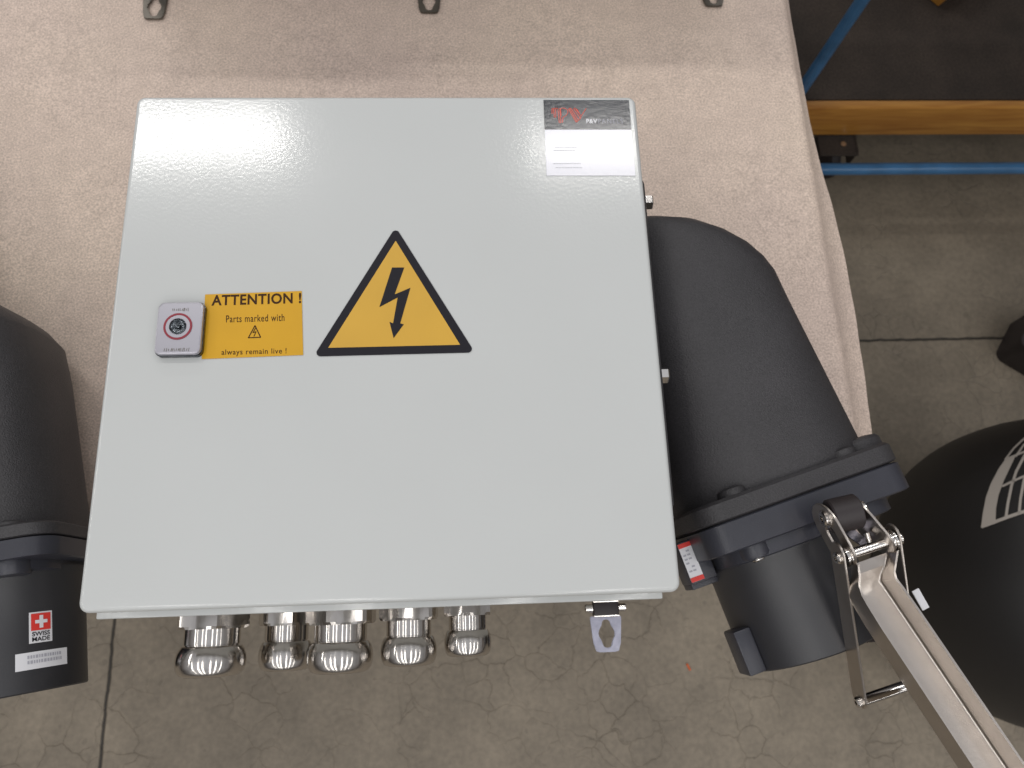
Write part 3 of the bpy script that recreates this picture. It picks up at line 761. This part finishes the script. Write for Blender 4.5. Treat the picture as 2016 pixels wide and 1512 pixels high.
# ------------------------------------------------------------------ big black drum and dark tub on the floor at the right
cz = .29
dc = at(2064, 1126, cz); 
bm = B(); Rd = .255; prof = []
for i in range(0, 33):
    a = -math.pi / 2 + math.pi * i / 32; n_ = 2.25
    ca, sa = abs(math.cos(a)), math.sin(a)
    prof.append((max(.0005, Rd * ca ** (2 / n_)), cz + .275 * (abs(sa) ** (2 / n_)) * (1 if sa > 0 else -1)))
prof[0] = (prof[0][0], max(prof[0][1], .012))
lathe(bm, Vector((dc.x, dc.y, 0)), Vector((0, 0, 1)), prof, 96)
dr = empty('round_bin', (dc.x, dc.y, 0), 'big rounded black bin on the floor with a pale globe grid emblem on top', 'bin')
ob = obj('shell', bm, BINM, dr, sharp=1.3)
bm = B(); lathe(bm, Vector((dc.x, dc.y, 0)), Vector((0, 0, 1)), [(.15, 0), (.16, .004), (.155, .03)], 64); obj('foot_ring', bm, RUBBER, dr)
tree = BVHTree.FromPolygons([v_.co + dr.location for v_ in ob.data.vertices], [list(p_.vertices) for p_ in ob.data.polygons])
def on(x, y):
    d = c2w(Vector((1860 + x / 6.577 - 1008, 830 + y / 6.577 - 756, 1510))).normalized()
    h, n_, _, _ = tree.ray_cast(CAM, d)
    return h + n_ * .0012
def dens(pts, k=5):
    out = []
    for a, b in zip(pts, pts[1:]):
        for i in range(k): out.append((a[0] + (b[0] - a[0]) * i / k, a[1] + (b[1] - a[1]) * i / k))
    return out + [pts[-1]]
def ribbon(bm, l_, r_):
    l_, r_ = dens(l_), dens(r_); vl = [bm.verts.new(on(*p)) for p in l_]; vr = [bm.verts.new(on(*p)) for p in r_]
    for i in range(len(vl) - 1): bm.faces.new((vl[i], vl[i + 1], vr[i + 1], vr[i]))
def line(bm, pts, w):
    l_, r_ = [], []
    for i, p in enumerate(pts):
        a = Vector(pts[max(i - 1, 0)]); b = Vector(pts[min(i + 1, len(pts) - 1)]); d = (b - a).normalized(); s = Vector((-d.y, d.x)) * w / 2
        l_.append(tuple(Vector(p) + s)); r_.append(tuple(Vector(p) - s))
    ribbon(bm, l_, r_)
bm = B()
ribbon(bm, [(475, 1375), (500, 1180), (540, 980), (600, 810), (700, 620), (790, 490)], [(662, 1310), (668, 1130), (700, 960), (765, 780), (850, 600), (920, 450)])
line(bm, [(480, 1365), (660, 1300), (830, 1235), (1026, 1170), (1250, 1110)], 42)
line(bm, [(785, 500), (900, 350), (1026, 230), (1180, 130)], 24)
line(bm, [(745, 845), (900, 770), (1026, 715), (1250, 640)], 28)
line(bm, [(805, 490), (930, 440), (1026, 400), (1250, 330)], 26)
line(bm, [(795, 1250), (820, 1070), (870, 830), (930, 650), (1030, 460), (1180, 260)], 36)
line(bm, [(965, 1200), (985, 1000), (1030, 760), (1120, 540), (1250, 330)], 36)
line(bm, [(920, 460), (1026, 310), (1180, 180)], 26)
for f in bm.faces:
    pass
obj('globe_emblem', bm, BINL, dr)
# tub
t0_ = at(2084, 662, .10)
bm = B(); e_ = lambda s, z, dx=0: [Vector((t0_.x + dx + a, t0_.y + b, z)) for a, b in [(x * math.cos(.95) - y * math.sin(.95), x * math.sin(.95) + y * math.cos(.95)) for x, y in rr(.062 * s, .062 * s, .02)]]
loft(bm, [e_(.9, 0), e_(.97, .09), e_(1.05, .092), e_(1.05, .10), e_(.95, .10), e_(.9, .09)])
o = obj('black_tub', bm, RUBBER); tag(o, 'matt black tub standing on the floor joint at the right edge', 'tub')

# floor litter
p = at(1355, 1313, 0)
bm = B(); box(bm, p + Vector((0, 0, .002)), (.004, .014, .003), Vector((.9, .4, 0)), Vector((-.4, .9, 0)), bev=.0008); o = obj('plastic_scrap', bm, SCRAP); tag(o, 'tiny orange plastic scrap on the concrete below the cabinet', 'scrap')
p = at(1891, 892, 0)
bm = B(); box(bm, p + Vector((0, 0, .002)), (.020, .0035, .003), Vector((.97, .22, 0)), Vector((-.22, .97, 0)), bev=.0008); o = obj('wood_splinter', bm, CHIP); tag(o, 'small pale splinter on the concrete beside the round bin', 'splinter')
